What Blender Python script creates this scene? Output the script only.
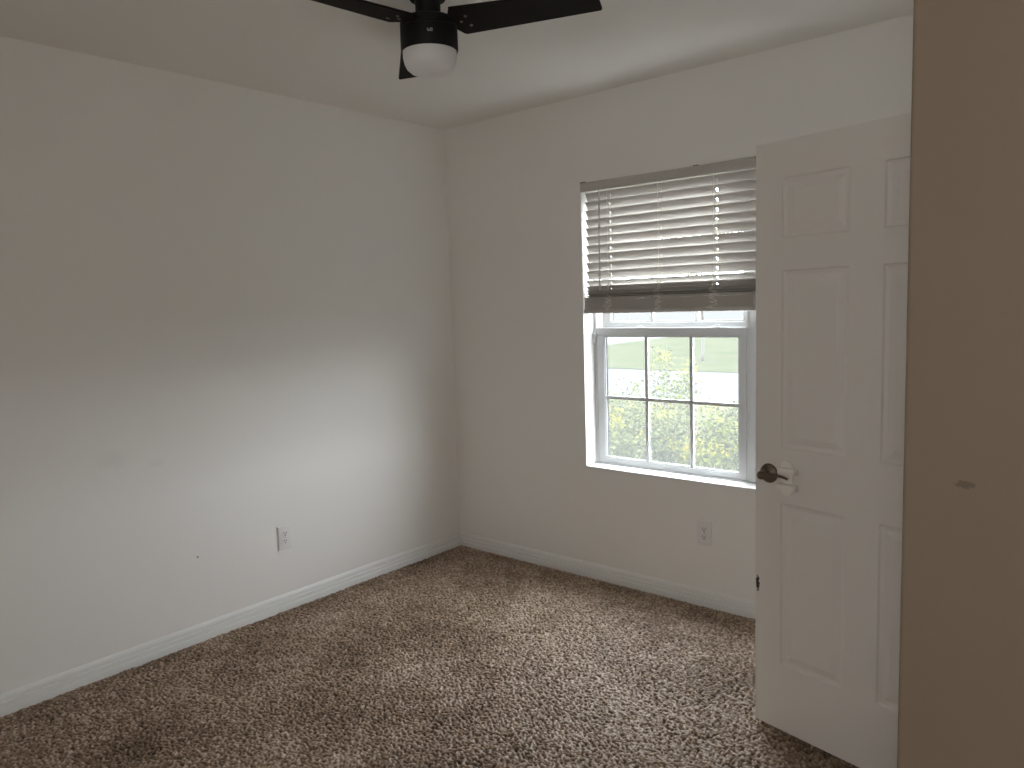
import bpy, bmesh, math, random
import numpy as np
from mathutils import Vector, Matrix, noise as mnoise

# ------------------------------------------------------------------ clearing
for o in list(bpy.data.objects):
    bpy.data.objects.remove(o, do_unlink=True)
S = bpy.context.scene
C = S.collection
R = math.radians
random.seed(7)
rng = np.random.default_rng(7)

# ------------------------------------------------------------------ camera
cam_d = bpy.data.cameras.new('camera')
cam = bpy.data.objects.new('camera', cam_d)
C.objects.link(cam)
yaw, pitch, roll, fpx = 0.7093096, -0.1049188, -0.0326358, 759.7
cy, sy, cp, sp = math.cos(yaw), math.sin(yaw), math.cos(pitch), math.sin(pitch)
fw = Vector((-sy * cp, cy * cp, sp))
rt0 = Vector((cy, sy, 0))
up0 = rt0.cross(fw)
rt = rt0 * math.cos(roll) + up0 * math.sin(roll)
up = -rt0 * math.sin(roll) + up0 * math.cos(roll)
m = Matrix((rt, up, -fw)).transposed().to_4x4()
m.translation = Vector((3.33247, -3.33143, 1.50732))
cam.matrix_world = m
cam_d.sensor_fit = 'HORIZONTAL'
cam_d.sensor_width = 36.0
cam_d.lens = fpx * 36.0 / 1024.0
cam_d.clip_start = 0.02
cam_d.clip_end = 500
S.camera = cam

# ------------------------------------------------------------------ view, world, daylight
S.view_settings.view_transform = 'Standard'
S.view_settings.look = 'None'
S.view_settings.gamma = 1.0
S.view_settings.use_curve_mapping = False
S.view_settings.exposure = 0.0
S.cycles.max_bounces = 14
S.cycles.diffuse_bounces = 10
S.cycles.transparent_max_bounces = 24
S.cycles.sample_clamp_indirect = 12.0
S.cycles.use_denoising = True

SKY = 22.5
w = bpy.data.worlds.new('overcast_sky')
S.world = w
w.use_nodes = True
bg = w.node_tree.nodes['Background']
bg.inputs['Color'].default_value = (0.90, 0.95, 1.0, 1)
bg.inputs['Strength'].default_value = SKY

# daylight portals in the window and the added rear opening: they emit nothing, only guide sampling of the sky
RX0, RX1, RZ0, RZ1, YB = 3.24, 3.86, 1.28, 1.90, -4.60      # unseen window added behind the viewer for fill light
for nm, sx, sz, loc, rx in (('window_daylight_portal', 0.97, 1.52, (1.465, 0.23, 1.37), -90),
                            ('rear_fill_portal', RX1 - RX0, RZ1 - RZ0, ((RX0 + RX1) / 2, YB - 0.14, (RZ0 + RZ1) / 2), 90)):
    pd = bpy.data.lights.new(nm, 'AREA')
    pd.shape = 'RECTANGLE'
    pd.size, pd.size_y = sx, sz
    pd.cycles.is_portal = True
    portal = bpy.data.objects.new(nm, pd)
    portal.location = loc
    portal.rotation_euler = (R(rx), 0, 0)
    C.objects.link(portal)

# ------------------------------------------------------------------ materials
def new_mat(name, col=(0.8, 0.8, 0.8), rough=0.6, metal=0.0, spec=0.5):
    mt = bpy.data.materials.new(name)
    mt.use_nodes = True
    b = mt.node_tree.nodes['Principled BSDF']
    b.inputs['Base Color'].default_value = (*col, 1)
    b.inputs['Roughness'].default_value = rough
    b.inputs['Metallic'].default_value = metal
    b.inputs['Specular IOR Level'].default_value = spec
    return mt

def N(mt, typ, **kw):
    n = mt.node_tree.nodes.new(typ)
    for k, v in kw.items():
        setattr(n, k, v)
    return n

def L(mt, a, b):
    mt.node_tree.links.new(a, b)

def bsdf(mt):
    return mt.node_tree.nodes['Principled BSDF']

def add_bump(mt, scale, strength, detail=3.0, dist=0.002, stretch=(1, 1, 1), coord='Object'):
    tc = N(mt, 'ShaderNodeTexCoord')
    mp = N(mt, 'ShaderNodeMapping')
    mp.inputs['Scale'].default_value = stretch
    nz = N(mt, 'ShaderNodeTexNoise')
    nz.inputs['Scale'].default_value = scale
    nz.inputs['Detail'].default_value = detail
    bp = N(mt, 'ShaderNodeBump')
    bp.inputs['Strength'].default_value = strength
    bp.inputs['Distance'].default_value = dist
    L(mt, tc.outputs[coord], mp.inputs['Vector'])
    L(mt, mp.outputs['Vector'], nz.inputs['Vector'])
    L(mt, nz.outputs['Fac'], bp.inputs['Height'])
    L(mt, bp.outputs['Normal'], bsdf(mt).inputs['Normal'])
    return tc

def add_marks(mt, base, marks, scale=90.0):
    """dirt / chips: each mark = (centre, radii, colour, threshold, softness, noise scale)"""
    tc = N(mt, 'ShaderNodeTexCoord')
    prev = None
    for (ctr, rad, col, thr, soft, nsc, amt) in marks:
        mp = N(mt, 'ShaderNodeMapping')
        mp.inputs['Location'].default_value = tuple(-c / r for c, r in zip(ctr, rad))
        mp.inputs['Scale'].default_value = tuple(1.0 / r for r in rad)
        ln = N(mt, 'ShaderNodeVectorMath', operation='LENGTH')
        nz = N(mt, 'ShaderNodeTexNoise')
        nz.inputs['Scale'].default_value = nsc
        nz.inputs['Detail'].default_value = 4
        ad = N(mt, 'ShaderNodeMath', operation='SUBTRACT')
        mr = N(mt, 'ShaderNodeMapRange')
        mr.inputs['From Min'].default_value = thr
        mr.inputs['From Max'].default_value = thr + soft
        mr.inputs['To Max'].default_value = amt
        mx = N(mt, 'ShaderNodeMix', data_type='RGBA')
        mx.inputs['A'].default_value = (*base, 1)
        mx.inputs['B'].default_value = (*col, 1)
        L(mt, tc.outputs['Object'], mp.inputs['Vector'])
        L(mt, mp.outputs['Vector'], ln.inputs[0])
        L(mt, tc.outputs['Object'], nz.inputs['Vector'])
        sq = N(mt, 'ShaderNodeMath', operation='MULTIPLY')
        sq.inputs[1].default_value = 0.5
        L(mt, ln.outputs['Value'], sq.inputs[0])
        L(mt, nz.outputs['Fac'], ad.inputs[0])
        L(mt, sq.outputs['Value'], ad.inputs[1])
        L(mt, ad.outputs['Value'], mr.inputs['Value'])
        L(mt, mr.outputs['Result'], mx.inputs['Factor'])
        if prev is not None:
            L(mt, prev, mx.inputs['A'])
        prev = mx.outputs['Result']
    L(mt, prev, bsdf(mt).inputs['Base Color'])

WALL = (0.86, 0.845, 0.82)
wall_m = new_mat('white_wall_paint', WALL, 0.55, spec=0.35)
add_bump(wall_m, 55, 0.12, 3, 0.002)
wall_left_m = new_mat('white_wall_paint_with_smudges', WALL, 0.5, spec=0.35)
add_bump(wall_left_m, 55, 0.12, 3, 0.002)
add_marks(wall_left_m, WALL, [
    ((0, -2.045, 0.905), (0.5, 0.075, 0.05), (0.62, 0.61, 0.59), 0.05, 0.4, 7, 0.18),
    ((0, -1.86, 0.86), (0.5, 0.05, 0.025), (0.62, 0.61, 0.59), 0.05, 0.4, 10, 0.14),
    ((0, -1.71, 0.395), (0.5, 0.008, 0.006), (0.12, 0.1, 0.09), 0.1, 0.1, 40, 0.8)])
hall_m = new_mat('shaded_tan_wall_paint', (0.235, 0.180, 0.130), 0.6, spec=0.3)  # tan deepened so the colour carries this wall's shade
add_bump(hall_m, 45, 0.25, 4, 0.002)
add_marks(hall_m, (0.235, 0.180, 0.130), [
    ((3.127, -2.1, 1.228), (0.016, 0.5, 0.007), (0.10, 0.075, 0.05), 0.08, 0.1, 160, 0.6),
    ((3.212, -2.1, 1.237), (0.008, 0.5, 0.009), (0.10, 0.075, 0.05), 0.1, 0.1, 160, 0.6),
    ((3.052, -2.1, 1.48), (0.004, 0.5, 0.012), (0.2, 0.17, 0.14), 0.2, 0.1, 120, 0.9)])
ceil_m = new_mat('flat_ceiling_paint', (0.87, 0.855, 0.83), 0.8, spec=0.2)
add_bump(ceil_m, 70, 0.12, 3, 0.002)
trim_m = new_mat('white_gloss_trim', (0.82, 0.82, 0.80), 0.35)
vinyl_m = new_mat('white_vinyl', (0.62, 0.63, 0.64), 0.35)
door_m = new_mat('white_door_paint', (0.80, 0.77, 0.73), 0.42)
add_bump(door_m, 40, 0.10, 5, 0.0012, (9, 9, 0.35))
add_marks(door_m, (0.80, 0.77, 0.73), [
    ((0.747, 0, 0.518), (0.012, 0.5, 0.045), (0.03, 0.028, 0.026), 0.20, 0.05, 95, 1.0)])
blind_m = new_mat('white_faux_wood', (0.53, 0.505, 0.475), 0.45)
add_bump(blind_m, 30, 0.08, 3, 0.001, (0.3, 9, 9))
cord_m = new_mat('off_white_cord', (0.86, 0.82, 0.74), 0.8)
fan_m = new_mat('matte_black_metal', (0.008, 0.008, 0.008), 0.6, spec=0.25)
blade_m = new_mat('black_brown_blade', (0.011, 0.008, 0.0065), 0.7, spec=0.15)
add_bump(blade_m, 25, 0.2, 4, 0.001, (1, 10, 1))
globe_m = new_mat('frosted_glass_globe', (0.86, 0.86, 0.86), 0.35)
bsdf(globe_m).inputs['Subsurface Weight'].default_value = 0.3
bsdf(globe_m).inputs['Subsurface Radius'].default_value = (0.03, 0.03, 0.03)
badge_m = new_mat('silver_badge', (0.40, 0.40, 0.40), 0.5, 0.2)
nickel_m = new_mat('aged_nickel', (0.20, 0.165, 0.135), 0.42, 1.0)
steel_m = new_mat('steel', (0.5, 0.5, 0.5), 0.35, 1.0)
lock_m = new_mat('white_plastic', (0.90, 0.87, 0.81), 0.35)
plate_m = new_mat('white_outlet_plastic', (0.80, 0.79, 0.78), 0.35)
slot_m = new_mat('dark_slot', (0.02, 0.02, 0.02), 0.7)
gasket_m = new_mat('dark_gasket', (0.05, 0.055, 0.06), 0.6)

glass_m = bpy.data.materials.new('window_glass')
glass_m.use_nodes = True
nt = glass_m.node_tree
nt.nodes.remove(nt.nodes['Principled BSDF'])
tr = N(glass_m, 'ShaderNodeBsdfTransparent')
tr.inputs['Color'].default_value = (0.97, 0.98, 0.98, 1)
gl = N(glass_m, 'ShaderNodeBsdfGlossy')
gl.inputs['Roughness'].default_value = 0.0
mx = N(glass_m, 'ShaderNodeMixShader')
mx.inputs[0].default_value = 0.05
L(glass_m, tr.outputs[0], mx.inputs[1])
L(glass_m, gl.outputs[0], mx.inputs[2])
L(glass_m, mx.outputs[0], nt.nodes['Material Output'].inputs['Surface'])

amber_m = glass_m.copy()
amber_m.name = 'warm_fill_glass'  # pane tint added to warm the fill light from the rear
[n for n in amber_m.node_tree.nodes if n.type == 'BSDF_TRANSPARENT'][0].inputs['Color'].default_value = (0.97, 0.94, 0.90, 1)

screen_m = bpy.data.materials.new('insect_screen_mesh')
screen_m.use_nodes = True
nt = screen_m.node_tree
nt.nodes.remove(nt.nodes['Principled BSDF'])
tr = N(screen_m, 'ShaderNodeBsdfTransparent')
df = N(screen_m, 'ShaderNodeBsdfTranslucent')
df.inputs['Color'].default_value = (0.55, 0.57, 0.58, 1)
mx = N(screen_m, 'ShaderNodeMixShader')
mx.inputs[0].default_value = 0.04
L(screen_m, tr.outputs[0], mx.inputs[1])
L(screen_m, df.outputs[0], mx.inputs[2])
L(screen_m, mx.outputs[0], nt.nodes['Material Output'].inputs['Surface'])

# carpet: tuft colour comes from a per-tuft attribute with shade painted into the gaps, plus broad worn patches
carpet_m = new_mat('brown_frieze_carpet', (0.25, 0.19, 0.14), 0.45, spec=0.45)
bsdf(carpet_m).inputs['Sheen Weight'].default_value = 0.0
bsdf(carpet_m).inputs['Sheen Roughness'].default_value = 0.5
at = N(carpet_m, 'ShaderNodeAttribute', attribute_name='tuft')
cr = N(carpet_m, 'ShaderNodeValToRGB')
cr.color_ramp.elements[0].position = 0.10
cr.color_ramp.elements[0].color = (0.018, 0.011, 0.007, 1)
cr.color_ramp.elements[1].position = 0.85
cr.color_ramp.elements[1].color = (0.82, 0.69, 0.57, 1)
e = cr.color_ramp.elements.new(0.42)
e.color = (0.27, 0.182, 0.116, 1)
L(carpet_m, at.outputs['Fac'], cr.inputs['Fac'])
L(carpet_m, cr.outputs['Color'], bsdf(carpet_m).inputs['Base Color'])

def leaf_mat(name, c1, c2, scale=6.0):
    mt = new_mat(name, c1, 0.9, spec=0.0)
    tc = N(mt, 'ShaderNodeTexCoord')
    nz = N(mt, 'ShaderNodeTexNoise')
    nz.inputs['Scale'].default_value = scale
    nz.inputs['Detail'].default_value = 5
    cr = N(mt, 'ShaderNodeValToRGB')
    cr.color_ramp.elements[0].position = 0.35
    cr.color_ramp.elements[0].color = (*c1, 1)
    cr.color_ramp.elements[1].position = 0.65
    cr.color_ramp.elements[1].color = (*c2, 1)
    L(mt, tc.outputs['Object'], nz.inputs['Vector'])
    L(mt, nz.outputs['Fac'], cr.inputs['Fac'])
    L(mt, cr.outputs['Color'], bsdf(mt).inputs['Base Color'])
    return mt

leaf_m = leaf_mat('yellow_green_leaves', (0.0391, 0.0498, 0.0107), (0.0756, 0.0782, 0.0196), 18)
leaf2_m = leaf_mat('grey_green_leaves', (0.0409, 0.0489, 0.0178), (0.0711, 0.0729, 0.0320), 18)
stem_m = new_mat('pale_stems', (0.0489, 0.0462, 0.0284), 0.8)
bloom_m = new_mat('yellow_blossom', (0.1422, 0.1200, 0.0133), 0.8, spec=0.0)
lawn_m = leaf_mat('lawn_grass', (0.0178, 0.0231, 0.0089), (0.0284, 0.0284, 0.0160), 0.9)
verge_m = leaf_mat('dry_verge_grass', (0.0356, 0.0302, 0.0222), (0.0302, 0.0320, 0.0160), 2.2)
road_m = leaf_mat('pale_concrete_road', (0.0373, 0.0373, 0.0382), (0.0409, 0.0409, 0.0418), 1.0)
pave_m = leaf_mat('bright_concrete_lot', (0.0489, 0.0489, 0.0480), (0.0551, 0.0551, 0.0533), 0.3)
bark_m = new_mat('grey_bark', (0.0373, 0.0331, 0.0267), 0.9)
stucco_m = new_mat('exterior_stucco', (0.6, 0.57, 0.5), 0.9)

# ------------------------------------------------------------------ mesh helpers
def link_mesh(name, bm, mat, parent=None, smooth=False, loc=(0, 0, 0), auto=None):
    me = bpy.data.meshes.new(name)
    bmesh.ops.recalc_face_normals(bm, faces=bm.faces)
    bm.to_mesh(me)
    bm.free()
    mats = mat if isinstance(mat, (list, tuple)) else [mat]
    for mm in mats:
        me.materials.append(mm)
    if smooth:
        for p in me.polygons:
            p.use_smooth = True
        if auto:
            me.set_sharp_from_angle(angle=R(auto))
    o = bpy.data.objects.new(name, me)
    o.location = loc
    if parent is not None:
        o.parent = parent
    C.objects.link(o)
    return o

def tag(o, label=None, cat=None, group=None, kind=None):
    if label: o['label'] = label
    if cat: o['category'] = cat
    if group: o['group'] = group
    if kind: o['kind'] = kind
    return o

def empty(name, loc=(0, 0, 0), rz=0.0):
    o = bpy.data.objects.new(name, None)
    o.empty_display_size = 0.1
    o.location = loc
    o.rotation_euler = (0, 0, rz)
    C.objects.link(o)
    return o

def add_box(bm, x0, x1, y0, y1, z0, z1, bevel=0.0, seg=2, mi=0):
    r = bmesh.ops.create_cube(bm, size=1.0)
    vs = r['verts']
    for v in vs:
        v.co = Vector(((x0 + x1) / 2 + v.co.x * (x1 - x0), (y0 + y1) / 2 + v.co.y * (y1 - y0), (z0 + z1) / 2 + v.co.z * (z1 - z0)))
    fs = list({f for v in vs for f in v.link_faces})
    if bevel > 0:
        es = list({e for v in vs for e in v.link_edges})
        bmesh.ops.bevel(bm, geom=es, offset=bevel, segments=seg, affect='EDGES', profile=0.5)
    elif mi:
        for f in fs: f.material_index = mi
    return vs

def box(*a, bevel=0.0, seg=2):
    bm = bmesh.new()
    add_box(bm, *a, bevel=bevel, seg=seg)
    return bm

def add_lathe(bm, prof, n=48, axis_m=None, cap=True):
    """prof: list of (radius, height); radius 0 ends close."""
    rings = []
    for (r, z) in prof:
        if r < 1e-6:
            rings.append([bm.verts.new((0, 0, z))])
        else:
            rings.append([bm.verts.new((r * math.cos(2 * math.pi * i / n), r * math.sin(2 * math.pi * i / n), z)) for i in range(n)])
    for a, b in zip(rings, rings[1:]):
        for i in range(n):
            j = (i + 1) % n
            if len(a) == 1 and len(b) == 1: continue
            if len(a) == 1: bm.faces.new((a[0], b[i], b[j]))
            elif len(b) == 1: bm.faces.new((a[i], a[j], b[0]))
            else: bm.faces.new((a[i], a[j], b[j], b[i]))
    if cap:
        for rg in (rings[0], rings[-1]):
            if len(rg) > 1:
                bm.faces.new(rg)
    if axis_m is not None:
        for rg in rings:
            for v in rg: v.co = axis_m @ v.co

def add_tube(bm, pts, rads, n=8, flat=1.0, cap=True):
    pts = [Vector(p) for p in pts]
    if not isinstance(rads, (list, tuple)):
        rads = [rads] * len(pts)
    prev_u = None
    rings = []
    for i, p in enumerate(pts):
        t = (pts[min(i + 1, len(pts) - 1)] - pts[max(i - 1, 0)]).normalized()
        if prev_u is None:
            ref = Vector((0, 0, 1)) if abs(t.z) < 0.9 else Vector((1, 0, 0))
            u = t.cross(ref).normalized()
        else:
            u = (prev_u - t * prev_u.dot(t)).normalized()
        prev_u = u
        v = t.cross(u)
        rings.append([bm.verts.new(p + (u * math.cos(2 * math.pi * k / n) + v * flat * math.sin(2 * math.pi * k / n)) * rads[i]) for k in range(n)])
    for a, b in zip(rings, rings[1:]):
        for k in range(n):
            bm.faces.new((a[k], a[(k + 1) % n], b[(k + 1) % n], b[k]))
    if cap:
        bm.faces.new(rings[0])
        bm.faces.new(rings[-1])

def add_prism(bm, poly, a, b, mapf):
    """poly of 2D points extruded from a to b; mapf(u, v, w) -> xyz"""
    A = [bm.verts.new(mapf(u, v, a)) for u, v in poly]
    B = [bm.verts.new(mapf(u, v, b)) for u, v in poly]
    n = len(poly)
    for i in range(n):
        bm.faces.new((A[i], A[(i + 1) % n], B[(i + 1) % n], B[i]))
    bm.faces.new(A)
    bm.faces.new(B)

def smooth_pts(pts, per=8):
    """Catmull-Rom through pts"""
    P = [Vector(p) for p in pts]
    P = [P[0] * 2 - P[1]] + P + [P[-1] * 2 - P[-2]]
    out = []
    for i in range(1, len(P) - 2):
        for k in range(per):
            t = k / per
            a, b, c, d = P[i - 1:i + 3]
            out.append(0.5 * ((2 * b) + (c - a) * t + (2 * a - 5 * b + 4 * c - d) * t * t + (3 * b - a - 3 * c + d) * t ** 3))
    out.append(P[-2])
    return out

# ------------------------------------------------------------------ room shell
H = 2.56
W = 3.0445            # right wall of the bedroom
YC = -2.10          # corner where the entry alcove opens to the right
XA = 4.20
WX0, WX1, WZ0, WZ1 = 0.988, 1.940, 0.620, 2.122     # window opening
DY0, DY1, DZ = -1.008, -1.796, 2.012                # doorway in the right wall

def struct(name, bm, mat, label, cat, **k):
    o = link_mesh(name, bm, mat, **k)
    tag(o, label, cat, kind='structure')
    return o

struct('wall_left', box(-0.12, 0, YB, 0.0, -0.02, H), wall_left_m, 'plain white painted wall on the left with a low outlet', 'wall')

bm = bmesh.new()
for a in ((-0.12, WX0, 0, 0.2, -0.3, H + 0.1), (WX1, XA + 0.12, 0, 0.2, -0.3, H + 0.1), (WX0, WX1, 0, 0.2, -0.3, WZ0 - 0.0), (WX0, WX1, 0, 0.2, WZ1, H + 0.1)):
    add_box(bm, *a)
struct('wall_back', bm, wall_m, 'white painted wall pierced by the window', 'wall')

bm = bmesh.new()
add_box(bm, W, W + 0.115, DY0, 0, -0.02, H)
add_box(bm, W, W + 0.115, YC + 0.115, DY1, -0.02, H)
add_box(bm, W, W + 0.115, DY1, DY0, DZ, H)
struct('wall_right', bm, wall_m, 'white wall holding the doorway behind the open door', 'wall')

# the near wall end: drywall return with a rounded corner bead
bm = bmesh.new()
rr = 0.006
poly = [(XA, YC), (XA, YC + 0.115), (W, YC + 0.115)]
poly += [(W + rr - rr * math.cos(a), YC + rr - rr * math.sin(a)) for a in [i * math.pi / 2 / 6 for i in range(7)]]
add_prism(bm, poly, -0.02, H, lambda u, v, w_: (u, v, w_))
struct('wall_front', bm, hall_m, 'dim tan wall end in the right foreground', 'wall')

struct('wall_entry', box(XA, XA + 0.12, YB, 0, -0.02, H), wall_m, 'white wall at the far side of the entry', 'wall')
bm = bmesh.new()
for a in ((-0.12, RX0, -0.02, H), (RX1, XA + 0.12, -0.02, H), (RX0, RX1, -0.02, RZ0), (RX0, RX1, RZ1, H)):
    add_box(bm, a[0], a[1], YB - 0.12, YB, a[2], a[3])
struct('wall_behind', bm, wall_m, 'white wall behind the viewer with an added window for fill light', 'wall')
bm = bmesh.new()
for a in ((RX0, RX0 + 0.035, RZ0, RZ1), (RX1 - 0.035, RX1, RZ0, RZ1), (RX0, RX1, RZ0, RZ0 + 0.035), (RX0, RX1, RZ1 - 0.035, RZ1)):
    add_box(bm, a[0], a[1], YB - 0.10, YB - 0.05, a[2], a[3])
rw = struct('rear_fill_window', bm, vinyl_m, 'unseen white window added behind the viewer for fill light', 'window')  # unseen window, added so its daylight fills the viewer's side
pane = link_mesh('pane', box(RX0 + 0.034, RX1 - 0.034, YB - 0.078, YB - 0.074, RZ0 + 0.034, RZ1 - 0.034), amber_m, rw)
struct('ceiling', box(-0.12, XA + 0.12, YB - 0.12, 0.0, H, H + 0.1), ceil_m, 'flat white painted ceiling', 'ceiling')

# window sill board (the white drywall/marble ledge) and thin jamb returns
struct('trim_1', box(WX0 - 0.0, WX1 + 0.0, -0.006, 0.1, WZ0 - 0.014, WZ0 + 0.002, bevel=0.002), trim_m, 'white window sill ledge', 'sill')

# ------------------------------------------------------------------ carpet floor
def build_floor():
    x0, x1, y0, y1, st = 0.006, W - 0.002, -3.0, -0.006, 0.0037
    nx, ny = int((x1 - x0) / st) + 1, int((y1 - y0) / st) + 1
    xs = np.linspace(x0, x1, nx)
    ys = np.linspace(y0, y1, ny)
    X, Y = np.meshgrid(xs, ys)
    cell = 0.0100
    gx, gy = int((x1 - x0) / cell) + 4, int((y1 - y0) / cell) + 4
    # broad patches: footprints and nap direction
    def lownoise(sc, seed):
        g = np.random.default_rng(seed)
        n1, n2 = int((x1 - x0) / sc) + 4, int((y1 - y0) / sc) + 4
        A = g.random((n2, n1))
        fx, fy = (X - x0) / sc, (Y - y0) / sc
        ix, iy = fx.astype(int), fy.astype(int)
        tx, ty = fx - ix, fy - iy
        tx, ty = tx * tx * (3 - 2 * tx), ty * ty * (3 - 2 * ty)
        return (A[iy, ix] * (1 - tx) + A[iy, ix + 1] * tx) * (1 - ty) + (A[iy + 1, ix] * (1 - tx) + A[iy + 1, ix + 1] * tx) * ty
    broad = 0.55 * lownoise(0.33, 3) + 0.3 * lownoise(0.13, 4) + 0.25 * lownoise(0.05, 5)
    jx, jy = rng.random((gy, gx)), rng.random((gy, gx))
    hh = rng.random((gy, gx))
    col = rng.random((gy, gx))
    ang = rng.random((gy, gx)) * math.pi
    ci = ((X - x0) / cell).astype(int) + 1
    cj = ((Y - y0) / cell).astype(int) + 1
    best = np.full(X.shape, -9.0)
    bc = np.zeros(X.shape)
    for dj in (-1, 0, 1):
        for di in (-1, 0, 1):
            ii, jj = ci + di, cj + dj
            px = x0 + (ii - 1 + jx[jj, ii]) * cell
            py = y0 + (jj - 1 + jy[jj, ii]) * cell
            a = ang[jj, ii]
            dx, dy = X - px, Y - py
            u = dx * np.cos(a) + dy * np.sin(a)
            v = -dx * np.sin(a) + dy * np.cos(a)
            d2 = (u / 0.0085) ** 2 + (v / 0.0050) ** 2
            h = 0.0085 * (1 - d2) + 0.006 * hh[jj, ii]
            mk = h > best
            best = np.where(mk, h, best)
            bc = np.where(mk, col[jj, ii], bc)
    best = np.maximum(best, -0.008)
    lift = np.clip((best + 0.004) / 0.016, 0, 1)  # height mask that shades the gaps between tufts in the colour
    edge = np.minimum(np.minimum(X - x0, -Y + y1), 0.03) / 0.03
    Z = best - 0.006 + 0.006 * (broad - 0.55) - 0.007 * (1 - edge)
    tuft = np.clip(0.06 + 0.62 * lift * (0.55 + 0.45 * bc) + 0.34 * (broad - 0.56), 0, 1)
    V = np.stack([X, Y, Z], -1).reshape(-1, 3).astype(np.float32)
    idx = np.arange(nx * ny).reshape(ny, nx)
    F = np.stack([idx[:-1, :-1], idx[:-1, 1:], idx[1:, 1:], idx[1:, :-1]], -1).reshape(-1, 4)
    # flat remainder (entry, hall, behind the viewer)
    base = len(V)
    ex = []
    ef = []
    for (a, b, c, d) in ((-0.1, XA + 0.1, YB - 0.1, y0), (x1, XA + 0.1, y0, 0.0)):
        k = base + len(ex)
        ex += [(a, c, -0.003), (b, c, -0.003), (b, d, -0.003), (a, d, -0.003)]
        ef.append((k, k + 1, k + 2, k + 3))
    V = np.vstack([V, np.array(ex, np.float32)])
    F = np.vstack([F, np.array(ef)])
    me = bpy.data.meshes.new('floor')
    me.vertices.add(len(V))
    me.vertices.foreach_set('co', V.ravel())
    me.loops.add(F.size)
    me.loops.foreach_set('vertex_index', F.ravel().astype(np.int32))
    me.polygons.add(len(F))
    me.polygons.foreach_set('loop_start', np.arange(0, F.size, 4, dtype=np.int32))
    me.polygons.foreach_set('use_smooth', np.ones(len(F), bool))
    me.update(calc_edges=True)
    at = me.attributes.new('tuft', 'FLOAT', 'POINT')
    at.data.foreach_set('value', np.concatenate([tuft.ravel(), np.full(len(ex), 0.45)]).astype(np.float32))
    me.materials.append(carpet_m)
    o = bpy.data.objects.new('floor', me)
    C.objects.link(o)
    tag(o, 'brown twisted pile carpet covering the whole floor', 'carpet', kind='structure')
build_floor()

# ------------------------------------------------------------------ baseboards
BH = 0.082
base_prof = [(0, -0.012), (0.0145, -0.012), (0.0145, 0.027), (0.0080, 0.0285), (0.0080, 0.0315), (0.0125, 0.0335), (0.0120, 0.049), (0.0055, 0.0505), (0.0055, 0.0535), (0.0095, 0.0555), (0.0090, 0.068), (0.0055, 0.077), (0.0, BH)]
def baseboard(name, a, b, fx, label):
    bm = bmesh.new()
    add_prism(bm, base_prof, a, b, fx)
    struct(name, bm, trim_m, label, 'baseboard')
baseboard('baseboard_left', YB, 0.0, lambda u, v, w_: (u, w_, v), 'white stepped baseboard along the left wall')
baseboard('baseboard_back', 0.0, W, lambda u, v, w_: (w_, -u, v), 'white stepped baseboard under the window')
baseboard('baseboard_right', DY0 + 0.058, 0.0, lambda u, v, w_: (W - u, w_, v), 'white stepped baseboard beside the door hinges')
baseboard('baseboard_front', W, XA, lambda u, v, w_: (w_, YC - u, v), 'white stepped baseboard on the tan wall end')

# doorway lining and casing on the right wall
bm = bmesh.new()
jt = 0.016
add_box(bm, W - 0.002, W + 0.117, DY0 - jt, DY0, 0, DZ)
add_box(bm, W - 0.002, W + 0.117, DY1, DY1 + jt, 0, DZ)
add_box(bm, W - 0.002, W + 0.117, DY1, DY0, DZ - jt, DZ)
for x0 in (W - 0.013, W + 0.116):
    add_box(bm, x0, x0 + 0.0125, DY0 - 0.006, DY0 + 0.056, 0, DZ + 0.056, bevel=0.003)
    add_box(bm, x0, x0 + 0.0125, DY1 - 0.056, DY1 + 0.006, 0, DZ + 0.056, bevel=0.003)
    add_box(bm, x0, x0 + 0.0125, DY1 - 0.056, DY0 + 0.056, DZ - 0.006, DZ + 0.056, bevel=0.003)
struct('trim_2', bm, trim_m, 'white casing around the doorway behind the open door', 'door casing')

# ------------------------------------------------------------------ window
win = empty('window_1', ((WX0 + WX1) / 2, 0.1, WZ0))
tag(win, 'white vinyl sash window with grid panes under the half raised blind', 'window', kind='structure')
def wpart(name, bm, mat, parent=None, **k):
    o = link_mesh(name, bm, mat, **k)
    p = parent or win
    o.parent = p
    # keep world coordinates: windows parts are authored in world space
    o.matrix_parent_inverse = Matrix.Translation(win.location).inverted() if p == win else Matrix.Identity(4)
    return o

bm = bmesh.new()
fy0, fy1 = 0.092, 0.172
add_box(bm, WX0 - 0.03, 1.004, fy0 + 0.003, fy1, WZ0 - 0.0, WZ1, bevel=0.0015)
add_box(bm, 1.852, WX1 + 0.0, fy0 + 0.004, fy1, WZ0, WZ1, bevel=0.0015)
add_box(bm, 1.866, WX1, fy0 - 0.002, fy1, WZ0, WZ1, bevel=0.0015)
add_box(bm, WX0, WX1, fy0 - 0.002, fy1, WZ0, 0.629, bevel=0.0015)
add_box(bm, WX0, WX1, fy0, fy1, 2.085, WZ1, bevel=0.0015)
wpart('window_frame', bm, vinyl_m)

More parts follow.
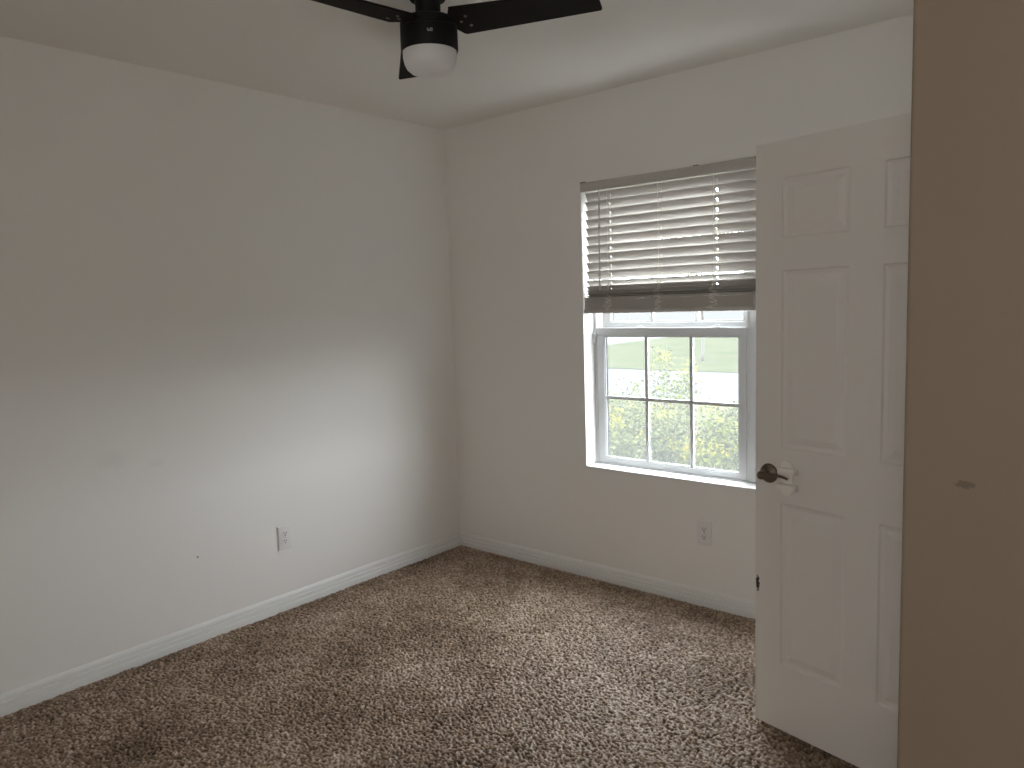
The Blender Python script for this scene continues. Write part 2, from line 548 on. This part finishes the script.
def sash(name, x0, x1, z0, z1, st_l, st_r, rb, rt_, y0, y1, nx, nz, mw):
    bm = bmesh.new()
    add_box(bm, x0, x0 + st_l, y0, y1, z0, z1, bevel=0.0025)
    add_box(bm, x1 - st_r, x1, y0, y1, z0, z1, bevel=0.0025)
    add_box(bm, x0 + 0.002, x1 - 0.002, y0 + 0.0006, y1 - 0.0006, z0, z0 + rb, bevel=0.0025)
    add_box(bm, x0 + 0.002, x1 - 0.002, y0 - 0.003, y1 - 0.0006, z1 - rt_, z1, bevel=0.0025)
    # stepped glazing bead
    gx0, gx1, gz0, gz1 = x0 + st_l, x1 - st_r, z0 + rb, z1 - rt_
    b = 0.007
    ym = (y0 + y1) / 2
    add_box(bm, gx0 - 0.002, gx0 + b, y0 + 0.006, ym, gz0, gz1)
    add_box(bm, gx1 - b, gx1 + 0.002, y0 + 0.006, ym, gz0, gz1)
    add_box(bm, gx0, gx1, y0 + 0.006, ym, gz0 - 0.002, gz0 + b)
    add_box(bm, gx0, gx1, y0 + 0.006, ym, gz1 - b, gz1 + 0.002)
    s = wpart(name, bm, vinyl_m)
    def sp(n, bm, mat):
        o = link_mesh(n, bm, mat)
        o.parent = s
        return o
    bm = bmesh.new()
    for i in range(1, nx):
        xc = gx0 + (gx1 - gx0) * i / nx
        add_box(bm, xc - mw / 2, xc + mw / 2, ym - 0.004, ym + 0.006, gz0 + 0.001, gz1 - 0.001)
    for i in range(1, nz):
        zc = gz0 + (gz1 - gz0) * i / nz
        add_box(bm, gx0 + 0.001, gx1 - 0.001, ym - 0.0042, ym + 0.0062, zc - mw / 2, zc + mw / 2)
    sp('window_grid', bm, vinyl_m)
    bm = bmesh.new()
    add_box(bm, gx0 + 0.0005, gx1 - 0.0005, ym + 0.0085, ym + 0.0115, gz0 + 0.0005, gz1 - 0.0005)
    sp('pane', bm, glass_m)
    bm = bmesh.new()
    g = 0.0105
    add_box(bm, gx0 - 0.001, gx0 + g, ym + 0.0002, ym + 0.008, gz0, gz1)
    sp('gasket', bm, gasket_m)
    return s, ym
low, _ = sash('lower_sash', 1.006, 1.850, 0.630, 1.364, 0.044, 0.036, 0.026, 0.043, 0.096, 0.124, 3, 2, 0.017)
upp, _ = sash('upper_sash', 1.020, 1.864, 1.330, 2.086, 0.050, 0.040, 0.060, 0.040, 0.132, 0.160, 3, 2, 0.017)
for xc in (1.262, 1.690):
    bm = bmesh.new()
    add_box(bm, xc - 0.026, xc + 0.026, 0.104, 0.128, 1.3622, 1.367, bevel=0.001)
    add_tube(bm, [(xc - 0.02, 0.108, 1.368), (xc, 0.104, 1.372), (xc + 0.024, 0.102, 1.374)], 0.004, 8, 0.6)
    o = link_mesh('sash_latch', bm, vinyl_m)
    o.parent = low
bm = bmesh.new()
add_box(bm, 0.9885, 1.004, 0.078, 0.095, 1.285, 1.335, bevel=0.002)
add_box(bm, 0.989, 1.010, 0.083, 0.094, 1.325, 1.338, bevel=0.002)
wpart('balance_clip', bm, vinyl_m)
bm = bmesh.new()
add_box(bm, 1.02, 1.852, 0.1765, 0.1775, 0.64, 1.345)
wpart('insect_screen', bm, screen_m)

# ------------------------------------------------------------------ window blind
bl = empty('window_blind', (0, 0, 0))
tag(bl, 'white two inch faux wood blind half raised in front of the window', 'blind')
BX0, BX1 = 0.998, 1.934
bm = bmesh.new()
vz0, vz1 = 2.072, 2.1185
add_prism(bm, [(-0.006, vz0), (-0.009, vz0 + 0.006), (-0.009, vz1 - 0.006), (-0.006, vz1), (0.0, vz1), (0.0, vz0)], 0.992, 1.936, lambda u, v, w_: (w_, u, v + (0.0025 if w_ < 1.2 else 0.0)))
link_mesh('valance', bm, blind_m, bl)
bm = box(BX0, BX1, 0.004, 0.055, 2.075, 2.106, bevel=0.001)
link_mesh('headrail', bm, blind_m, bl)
for (cx0, cx1, cz) in ((0.990, 1.022, 2.1212), (1.636, 1.646, 2.1192), (1.652, 1.660, 2.1192)):  # dark strips standing in for the shaded gaps above the valance
    link_mesh('valance_gap_shade', box(cx0, cx1, -0.0095, 0.003, cz, cz + 0.0030), slot_m, bl)

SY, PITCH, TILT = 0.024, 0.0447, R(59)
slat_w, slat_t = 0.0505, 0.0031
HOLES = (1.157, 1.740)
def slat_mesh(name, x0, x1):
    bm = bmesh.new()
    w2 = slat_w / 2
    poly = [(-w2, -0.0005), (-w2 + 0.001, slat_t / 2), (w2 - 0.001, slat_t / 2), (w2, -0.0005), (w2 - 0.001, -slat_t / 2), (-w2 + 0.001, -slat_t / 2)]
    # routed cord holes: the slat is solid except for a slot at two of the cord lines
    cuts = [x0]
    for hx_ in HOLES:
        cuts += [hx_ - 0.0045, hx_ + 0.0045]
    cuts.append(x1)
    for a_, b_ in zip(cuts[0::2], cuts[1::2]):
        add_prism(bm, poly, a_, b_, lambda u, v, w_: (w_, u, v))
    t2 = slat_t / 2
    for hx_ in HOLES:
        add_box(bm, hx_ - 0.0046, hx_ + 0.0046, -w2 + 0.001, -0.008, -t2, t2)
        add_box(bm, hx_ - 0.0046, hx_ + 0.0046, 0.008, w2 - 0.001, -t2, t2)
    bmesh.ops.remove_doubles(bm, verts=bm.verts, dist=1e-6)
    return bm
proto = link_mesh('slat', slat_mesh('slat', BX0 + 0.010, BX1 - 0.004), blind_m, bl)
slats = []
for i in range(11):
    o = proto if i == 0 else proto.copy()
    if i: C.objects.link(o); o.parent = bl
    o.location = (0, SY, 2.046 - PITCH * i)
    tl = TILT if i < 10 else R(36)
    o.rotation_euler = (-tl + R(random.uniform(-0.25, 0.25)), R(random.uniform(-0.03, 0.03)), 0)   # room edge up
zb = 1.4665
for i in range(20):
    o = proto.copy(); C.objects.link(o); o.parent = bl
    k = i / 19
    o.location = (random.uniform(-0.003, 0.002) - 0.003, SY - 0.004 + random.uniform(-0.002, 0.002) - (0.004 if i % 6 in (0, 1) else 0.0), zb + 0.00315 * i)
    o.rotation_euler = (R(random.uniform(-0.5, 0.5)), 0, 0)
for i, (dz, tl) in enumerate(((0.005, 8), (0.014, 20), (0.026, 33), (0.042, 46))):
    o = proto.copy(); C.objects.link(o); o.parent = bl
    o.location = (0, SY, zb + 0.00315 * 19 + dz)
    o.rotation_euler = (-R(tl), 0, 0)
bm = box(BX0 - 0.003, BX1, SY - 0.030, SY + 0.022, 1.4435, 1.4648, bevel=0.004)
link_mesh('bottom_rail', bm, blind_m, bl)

def squig(x, seed, wdt=0.03):
    g = random.Random(seed)
    pts = [(x, SY - 0.028, 1.60), (x + 0.002, SY - 0.037, 1.565)]
    z = 1.55
    for k in range(9):
        z -= 0.0095
        pts.append((x + (1 if k % 2 else -1) * g.uniform(0.25, 1.0) * wdt, SY - 0.038 - g.uniform(0, 0.006), z + g.uniform(-0.006, 0.006)))
    pts.append((x + g.uniform(-0.01, 0.01), SY - 0.036, 1.462))
    return smooth_pts(pts, 6)
for k, x in enumerate((1.152, 1.445, 1.735)):
    bm = bmesh.new()
    # front and rear ladder strings and the lift cord through the slats
    for yy in (SY - 0.0275, SY + 0.0265):
        add_tube(bm, [(x, yy, 2.074), (x, yy, 1.60)], 0.0009, 5)
    add_tube(bm, [(x + 0.004, SY, 2.074), (x + 0.004, SY, 1.476)], 0.0011, 5)
    for i in range(10):
        zc = 2.046 - PITCH * i - 0.004
        dy, dz = 0.026 * math.cos(TILT), 0.026 * math.sin(TILT)
        add_tube(bm, [(x - 0.006, SY - dy, zc + dz), (x - 0.006, SY + dy, zc - dz)], 0.0007, 4)
    add_tube(bm, squig(x - 0.004, 11 + k), 0.0013, 5)
    add_tube(bm, squig(x + 0.006, 31 + k, 0.022), 0.0013, 5)
    link_mesh('ladder_cord', bm, cord_m, bl, smooth=True)
bm = bmesh.new()
add_tube(bm, [(1.112, -0.014, 2.074), (1.112, -0.016, 2.05), (1.108, -0.017, 1.56)], [0.002, 0.0042, 0.0046], 6)
link_mesh('tilt_wand', bm, blind_m, bl)

# ------------------------------------------------------------------ open six-panel door
DW = 0.756
hinge = Vector((3.0320, -1.0189, 0.0))
door = empty('door_1', hinge, R(167.47))
tag(door, 'white six panel door standing open into the room', 'door', kind='structure')
dz0, dz1, dth = 0.020, 1.9965, 0.035
ucut = [0, 0.097, 0.326, 0.430, 0.659, DW]       # measured from the free edge
zcut = [dz0, 0.252, 0.818, 1.003, 1.588, 1.690, 1.880, dz1]
bm = bmesh.new()
def dface(side):
    y = lambda d: -d if side == 0 else -dth + d
    X_ = lambda u: DW - u
    def q(pts):
        vs = [bm.verts.new(p) for p in pts]
        bm.faces.new(vs if side else vs[::-1])
    for i in range(5):
        for j in range(7):
            u0, u1, z0, z1 = ucut[i], ucut[i + 1], zcut[j], zcut[j + 1]
            if i in (1, 3) and j in (1, 3, 5):
                rings = [(0, 0), (0.004, 0.0055), (0.011, 0.0075), (0.017, 0.0085), (0.036, 0.0035), (0.040, 0.0020)]
                for (a, da), (b, db) in zip(rings, rings[1:]):
                    A = [(u0 + a, z0 + a), (u1 - a, z0 + a), (u1 - a, z1 - a), (u0 + a, z1 - a)]
                    B = [(u0 + b, z0 + b), (u1 - b, z0 + b), (u1 - b, z1 - b), (u0 + b, z1 - b)]
                    for k in range(4):
                        n = (k + 1) % 4
                        q([(X_(A[k][0]), y(da), A[k][1]), (X_(A[n][0]), y(da), A[n][1]), (X_(B[n][0]), y(db), B[n][1]), (X_(B[k][0]), y(db), B[k][1])])
                a, d = rings[-1]
                q([(X_(u0 + a), y(d), z0 + a), (X_(u1 - a), y(d), z0 + a), (X_(u1 - a), y(d), z1 - a), (X_(u0 + a), y(d), z1 - a)])
            else:
                q([(X_(u0), y(0), z0), (X_(u1), y(0), z0), (X_(u1), y(0), z1), (X_(u0), y(0), z1)])
dface(0)
dface(1)
for (a, b) in (((0, dz0), (DW, dz0)), ((DW, dz0), (DW, dz1)), ((DW, dz1), (0, dz1)), ((0, dz1), (0, dz0))):
    bm.faces.new([bm.verts.new(p) for p in ((a[0], 0, a[1]), (b[0], 0, b[1]), (b[0], -dth, b[1]), (a[0], -dth, a[1]))])
bmesh.ops.remove_doubles(bm, verts=bm.verts, dist=1e-5)
link_mesh('door_leaf', bm, door_m, door)

# lever handle: round rose, neck, wave lever running towards the hinges
HU, HZ = 0.054, 0.913
hx = DW - HU
def lever(side):
    sgn = 1 if side == 0 else -1
    y0 = 0 if side == 0 else -dth
    bm = bmesh.new()
    mt = Matrix.Translation((hx, y0, HZ)) @ Matrix.Rotation(-math.pi / 2 * sgn, 4, 'X')
    add_lathe(bm, [(0.0325, 0.0002), (0.0330, 0.003), (0.0315, 0.007), (0.026, 0.0105), (0.017, 0.0125), (0.0135, 0.016), (0.0120, 0.024)], 40, mt)
    rose = link_mesh('door_handle', bm, nickel_m, door, smooth=True, auto=40)
    bm = bmesh.new()
    mt2 = Matrix.Translation((hx, y0, HZ)) @ Matrix.Rotation(-math.pi / 2 * sgn, 4, 'X')
    add_lathe(bm, [(0.0118, 0.022), (0.0120, 0.030), (0.0125, 0.038), (0.0145, 0.045), (0.0135, 0.052), (0.008, 0.056), (0, 0.057)], 24, mt2)
    pts = smooth_pts([(hx + 0.004, y0 + sgn * 0.046, HZ + 0.001), (hx - 0.020, y0 + sgn * 0.048, HZ + 0.004), (hx - 0.050, y0 + sgn * 0.046, HZ + 0.007), (hx - 0.076, y0 + sgn * 0.042, HZ + 0.005), (hx - 0.094, y0 + sgn * 0.039, HZ + 0.000)], 6)
    n = len(pts)
    add_tube(bm, pts, [0.0105 - 0.0045 * i / (n - 1) for i in range(n)], 14, 0.62)
    link_mesh('lever', bm, nickel_m, rose, smooth=True, auto=50)
    return rose
h0 = lever(0)
h0['label'] = 'aged nickel lever on the side facing the viewer'
h1 = lever(1)
h1['label'] = 'aged nickel lever on the window side'
bm = bmesh.new()
add_box(bm, DW - 0.0005, DW + 0.0015, -0.030, -0.005, HZ - 0.028, HZ + 0.028, bevel=0.0005)
lp = link_mesh('latch_plate', bm, steel_m, door)
bm = bmesh.new()
add_box(bm, DW + 0.0015, DW + 0.011, -0.024, -0.012, HZ - 0.007, HZ + 0.007, bevel=0.002)
link_mesh('latch_bolt', bm, steel_m, lp)
# white child guard: round stick-on base with two prongs that trap the lever
gx_, gz_ = DW - 0.124, 0.907
bm = bmesh.new()
pill = [(0.021 * math.cos(t), 0.021 * math.sin(t) + (0.037 if math.sin(t) >= 0 else -0.037)) for t in [2 * math.pi * (i + 0.5) / 36 for i in range(36)]]
add_prism(bm, pill, 0.0002, 0.008, lambda u, v, w_: (gx_ + u, w_, gz_ + v))
cl = link_mesh('child_guard', bm, lock_m, door)
cl['label'] = 'white plastic guard around the lever tip'
for dz in (0.0265, -0.0265):
    bm = bmesh.new()
    add_box(bm, gx_ - 0.040, gx_ + 0.022, 0.0035, 0.030, gz_ + dz - 0.0100, gz_ + dz + 0.0100, bevel=0.0025, seg=2)
    link_mesh('prong', bm, lock_m, cl, smooth=True, auto=40)
for hz in (0.22, 1.02, 1.80):
    bm = bmesh.new()
    mt = Matrix.Translation((-0.004, 0.004, hz))
    add_lathe(bm, [(0, -0.046), (0.004, -0.046), (0.0055, -0.044), (0.0055, 0.044), (0.004, 0.046), (0, 0.046)], 14, mt, cap=False)
    add_box(bm, -0.001, 0.0015, -0.030, 0.003, hz - 0.044, hz + 0.044)
    link_mesh('hinge', bm, steel_m, door, smooth=True, auto=40)

# ------------------------------------------------------------------ outlets
def make_outlet():
    root = empty('electrical_outlet')
    bm = bmesh.new()
    # local: x across, z up, -y out of the wall
    add_box(bm, -0.0375, 0.0375, -0.0065, 0, -0.060, 0.060, bevel=0.0035, seg=3)
    pl = link_mesh('cover_plate', bm, plate_m, root, smooth=True, auto=40)
    for zc in (0.0195, -0.0195):
        bm = bmesh.new()
        n = 28
        poly = []
        for i in range(n):
            a = 2 * math.pi * i / n
            poly.append((0.0172 * math.cos(a), max(-0.0145, min(0.0145, 0.0172 * math.sin(a))) + zc))
        add_prism(bm, poly, -0.0085, -0.006, lambda u, v, w_: (u, w_, v))
        rc = link_mesh('receptacle', bm, plate_m, root)
        bm = bmesh.new()
        add_box(bm, -0.0080, -0.0050, -0.0090, -0.0084, zc - 0.000, zc + 0.0085)
        add_box(bm, 0.0050, 0.0080, -0.0090, -0.0084, zc - 0.000, zc + 0.0080)
        add_lathe(bm, [(0, 0), (0.0034, 0), (0.0034, 0.0006), (0, 0.0006)], 12, Matrix.Translation((0, -0.0084, zc - 0.007)) @ Matrix.Rotation(math.pi / 2, 4, 'X'), cap=False)
        link_mesh('slot', bm, slot_m, rc)
    bm = bmesh.new()
    add_lathe(bm, [(0.0036, 0.0), (0.0034, 0.0012), (0, 0.0016)], 12, Matrix.Translation((0, -0.0063, 0)) @ Matrix.Rotation(math.pi / 2, 4, 'X'))
    link_mesh('screw', bm, steel_m, root)
    return root
def copy_tree(o, parent=None):
    c = o.copy()
    C.objects.link(c)
    c.parent = parent
    for ch in [x for x in bpy.data.objects if x.parent == o]:
        copy_tree(ch, c)
    return c
o1 = make_outlet()
o2 = copy_tree(o1)
o1.location = (1.680, -0.0003, 0.367)
tag(o1, 'white duplex outlet on the wall below the window', 'outlet', 'wall outlets')
o2.location = (0.0003, -1.2555, 0.372)
o2.rotation_euler = (0, 0, R(90))
tag(o2, 'white duplex outlet low on the blank left wall', 'outlet', 'wall outlets')

# ------------------------------------------------------------------ ceiling fan
FX, FY, FZB = 1.452, -1.503, 2.428
fan = empty('ceiling_fan', (FX, FY, H))
tag(fan, 'black three blade ceiling fan with a white frosted light bowl', 'ceiling fan')
f0 = FZB - H
bm = bmesh.new()
add_lathe(bm, [(0.062, -0.0005), (0.064, -0.006), (0.062, -0.045), (0.058, -0.052), (0.042, -0.056), (0.0405, f0 + 0.028), (0.039, f0 + 0.022)], 40)
link_mesh('canopy', bm, fan_m, fan, smooth=True, auto=40)
bm = bmesh.new()
add_lathe(bm, [(0.0411, f0 + 0.024), (0.0795, f0 + 0.018), (0.0916, f0 + 0.010), (0.0940, f0 + 0.002), (0.0940, f0 - 0.010), (0.0912, f0 - 0.013), (0.0912, f0 - 0.016), (0.0940, f0 - 0.018), (0.0944, f0 - 0.080), (0.0921, f0 - 0.086), (0.0893, f0 - 0.086), (0.0893, f0 - 0.078)], 56)
mh = link_mesh('motor_housing', bm, fan_m, fan, smooth=True, auto=35)
# small unreadable silver emblem on the housing, facing the viewer
ad = math.atan2(-3.331 - FY, 3.332 - FX) + R(2)
bm = bmesh.new()
er = 0.0946
def em(u, v, d):
    a = ad + u / er
    return (er * math.cos(a) + d * math.cos(a), er * math.sin(a) + d * math.sin(a), f0 - 0.045 + v)
def embox(u0, u1, v0, v1):
    add_prism(bm, [(u0, v0), (u1, v0), (u1, v1), (u0, v1)], -0.001, 0.0008, em)
embox(-0.0085, 0.0085, -0.0045, -0.002)
embox(-0.0085, -0.0065, -0.002, 0.0045)
embox(-0.0040, -0.0020, -0.002, 0.0030)
embox(0.0005, 0.0028, -0.002, 0.0045)
embox(0.0063, 0.0085, -0.002, 0.0045)
embox(0.0028, 0.0063, 0.0022, 0.0045)
em_o = link_mesh('emblem', bm, badge_m, mh)
bm = bmesh.new()
add_lathe(bm, [(0.0884, f0 - 0.079), (0.0888, f0 - 0.088), (0.0884, f0 - 0.104), (0.0851, f0 - 0.122), (0.0776, f0 - 0.138), (0.0636, f0 - 0.150), (0.0421, f0 - 0.157), (0.0187, f0 - 0.160), (0, f0 - 0.1605)], 56, cap=False)
gb = link_mesh('light_bowl', bm, globe_m, fan, smooth=True)
gb['label'] = 'white frosted glass bowl'
BR, B0, BW0, BW1, BTH, BPITCH = 0.564, 0.098, 0.080, 0.058, 23.0, -10.0
def blade_bm():
    bm = bmesh.new()
    poly = [(B0 + 0.004, -BW0), (BR, -BW1 - 0.0), (BR + 0.004, -BW1 + 0.006), (BR + 0.004, BW1 - 0.006), (BR, BW1), (B0 + 0.008, BW0), (B0, BW0 - 0.008), (B0 - 0.02, 0.03), (B0 - 0.02, -0.03)]
    add_prism(bm, poly, -0.0035, 0.0035, lambda u, v, w_: (u, v, w_))
    return bm
blade = link_mesh('blade', blade_bm(), blade_m, fan)
bm = bmesh.new()
add_box(bm, 0.07, B0 + 0.055, -0.035, 0.035, 0.0036, 0.0075, bevel=0.001)
arm = link_mesh('blade_bracket', bm, fan_m, blade)
bm = bmesh.new()
add_lathe(bm, [(0.0055, -0.0036), (0.005, -0.0062), (0.002, -0.007), (0, -0.007)], 12, cap=False)
scr = link_mesh('screw', bm, nickel_m, blade)
scr.location = (B0 + 0.042, -0.028, 0)
s2 = scr.copy(); C.objects.link(s2); s2.parent = blade; s2.location = (B0 + 0.042, 0.028, 0)
s3 = scr.copy(); C.objects.link(s3); s3.parent = blade; s3.location = (B0 + 0.018, 0.0, 0)
blade.location = (0, 0, f0)
for k in range(3):
    b = blade if k == 0 else copy_tree(blade, fan)
    b.rotation_mode = 'QUATERNION'
    b.rotation_quaternion = (Matrix.Rotation(R(BTH + 120 * k), 3, 'Z') @ Matrix.Rotation(R(BPITCH), 3, 'X')).to_quaternion()

# ------------------------------------------------------------------ outdoors
GZ = -0.20
def slab(name, poly, z0, z1, mat, label, cat):
    bm = bmesh.new()
    add_prism(bm, poly, z0, z1, lambda u, v, w_: (u, v, w_))
    struct(name, bm, mat, label, cat)
slab('ground', [(-90, 0.2), (60, 0.2), (60, 8.0), (-90, 8.0)], GZ - 0.3, GZ, verge_m, 'dry grassy yard strip right outside the window', 'yard')
slab('street', [(-90, 8.0), (60, 8.0), (60, 12.75), (-90, 12.75)], GZ - 0.3, GZ + 0.01, road_m, 'pale sunlit street seen through the lower panes', 'street')
slab('lawn', [(-90, 12.75), (60, 12.75), (60, 34.0), (-4, 34.0), (-13.2, 28.0), (-12.9, 21.2), (-26, 19.5), (-90, 15)], GZ - 0.3, GZ + 0.03, lawn_m, 'green lawn across the street', 'lawn')
slab('pavement', [(-140, 14), (-26, 19.0), (-12.7, 20.6), (-12.9, 28.0), (-4, 33.5), (60, 33.5), (60, 160), (-140, 160)], GZ - 0.3, GZ - 0.0, pave_m, 'pale concrete lot beyond the lawn', 'pavement')

def bush(name, ctr, rx, ry, h, nst, nl, mat, label, nb, seed, leaf=0.05, spread=1.0):
    g = np.random.default_rng(seed)
    root = empty(name, (ctr[0], ctr[1], GZ))
    tag(root, label, 'bush', 'weedy bushes outside the window')
    sb = bmesh.new()
    V, F = [], []
    tips = []
    per = nl // nst
    for s in range(nst):
        a = g.random() * 2 * math.pi
        r = math.sqrt(g.random())
        bx, by = 0.35 * rx * r * math.cos(a), 0.35 * ry * r * math.sin(a)
        a2 = a + g.normal() * 0.4
        tx, ty = rx * r * math.cos(a2) * spread, ry * r * math.sin(a2) * spread
        hh = h * (1 - 0.22 * r * r) * (0.82 + 0.18 * g.random())
        p0, p1, p2 = Vector((bx, by, 0)), Vector((bx * 0.4 + tx * 0.6, by * 0.4 + ty * 0.6, hh * 0.55)), Vector((tx, ty, hh))
        pts = []
        for k in range(7):
            t = k / 6
            pts.append(p0 * (1 - t) ** 2 + p1 * 2 * t * (1 - t) + p2 * t * t)
        add_tube(sb, pts, [0.006 - 0.0045 * k / 6 for k in range(7)], 4)
        tips.append(p2)
        for l in range(per):
            t = 0.12 + 0.88 * g.random() ** 0.8
            p = p0 * (1 - t) ** 2 + p1 * 2 * t * (1 - t) + p2 * t * t
            off = g.normal(size=3) * 0.06
            p = np.array(p) + off * (1.2 - 0.6 * t)
            p[2] = max(p[2], 0.02)
            d = g.normal(size=3); d[2] = abs(d[2]) * 0.4 + 0.1; d /= np.linalg.norm(d)
            sd = np.cross(d, g.normal(size=3)); sd /= np.linalg.norm(sd)
            nn = np.cross(d, sd)
            Lf = leaf * (0.6 + 0.8 * g.random())
            wd = Lf * 0.30
            b = len(V)
            V += [p, p + d * Lf * 0.5 + sd * wd + nn * wd * 0.35, p + d * Lf, p + d * Lf * 0.5 - sd * wd + nn * wd * 0.35]
            F += [(b, b + 1, b + 2), (b, b + 2, b + 3)]
    link_mesh('stem', sb, stem_m, root)
    me = bpy.data.meshes.new('foliage')
    me.from_pydata([tuple(v) for v in V], [], F)
    me.materials.append(mat)
    fo = bpy.data.objects.new('foliage', me)
    fo.parent = root
    C.objects.link(fo)
    order = g.permutation(len(tips))[:nb]
    for q in order:
        bm = bmesh.new()
        for k in range(22):
            p = tips[q] + Vector(g.normal(size=3) * np.array([0.032, 0.032, 0.03]))
            bmesh.ops.create_icosphere(bm, subdivisions=1, radius=0.004 + 0.004 * g.random(), matrix=Matrix.Translation(p))
        link_mesh('blossom', bm, bloom_m, root)
    return root
bush('leafy_bush', (-0.06, 1.50, 0), 0.40, 0.42, 1.02, 46, 6500, leaf_m, 'yellow-green bush behind the left lower panes', 8, 1, 0.034)
bush('leafy_bush', (0.58, 1.40, 0), 0.34, 0.42, 0.96, 46, 6500, leaf2_m, 'grey-green bush behind the middle lower pane', 7, 2, 0.034)
bush('leafy_bush', (1.24, 1.30, 0), 0.34, 0.42, 0.92, 46, 6500, leaf_m, 'bush with the most yellow flowers behind the right lower pane', 12, 3, 0.034)
bush('leafy_bush', (0.22, 2.30, 0), 0.34, 0.24, 1.38, 18, 1500, leaf_m, 'tall thin bush rising behind the middle upper pane', 3, 4, 0.036)
bush('leafy_bush', (-0.70, 2.75, 0), 0.5, 0.42, 0.95, 30, 3600, leaf2_m, 'low bush furthest left behind the window', 4, 5, 0.036)
bush('leafy_bush', (0.86, 2.15, 0), 0.32, 0.30, 0.93, 30, 3600, leaf2_m, 'low pale bush behind the flowering one at right', 4, 6, 0.036)

# a young tree on the lawn across the street
tr_ = empty('young_tree', (-6.0, 15.4, GZ + 0.03))
tag(tr_, 'thin young tree on the lawn across the street', 'tree')
bm = bmesh.new()
add_tube(bm, smooth_pts([(0, 0, 0), (0.03, 0, 0.8), (-0.03, 0.03, 1.8), (0.03, 0, 3.4)], 4), [0.045 - 0.0022 * q for q in range(13)], 8)
link_mesh('trunk', bm, bark_m, tr_, smooth=True)
V, F = [], []
for k in range(900):
    p = rng.normal(size=3) * np.array([0.5, 0.5, 0.45]) + np.array([0, 0, 3.3])
    d = rng.normal(size=3); d /= np.linalg.norm(d)
    s = np.cross(d, rng.normal(size=3)); s /= np.linalg.norm(s)
    b = len(V)
    V += [p, p + d * .06 + s * .04, p + d * .13, p + d * .06 - s * .04]
    F += [(b, b + 1, b + 2), (b, b + 2, b + 3)]
me = bpy.data.meshes.new('crown')
me.from_pydata([tuple(v) for v in V], [], F)
me.materials.append(leaf_m)
o = bpy.data.objects.new('crown', me)
o.parent = tr_
C.objects.link(o)
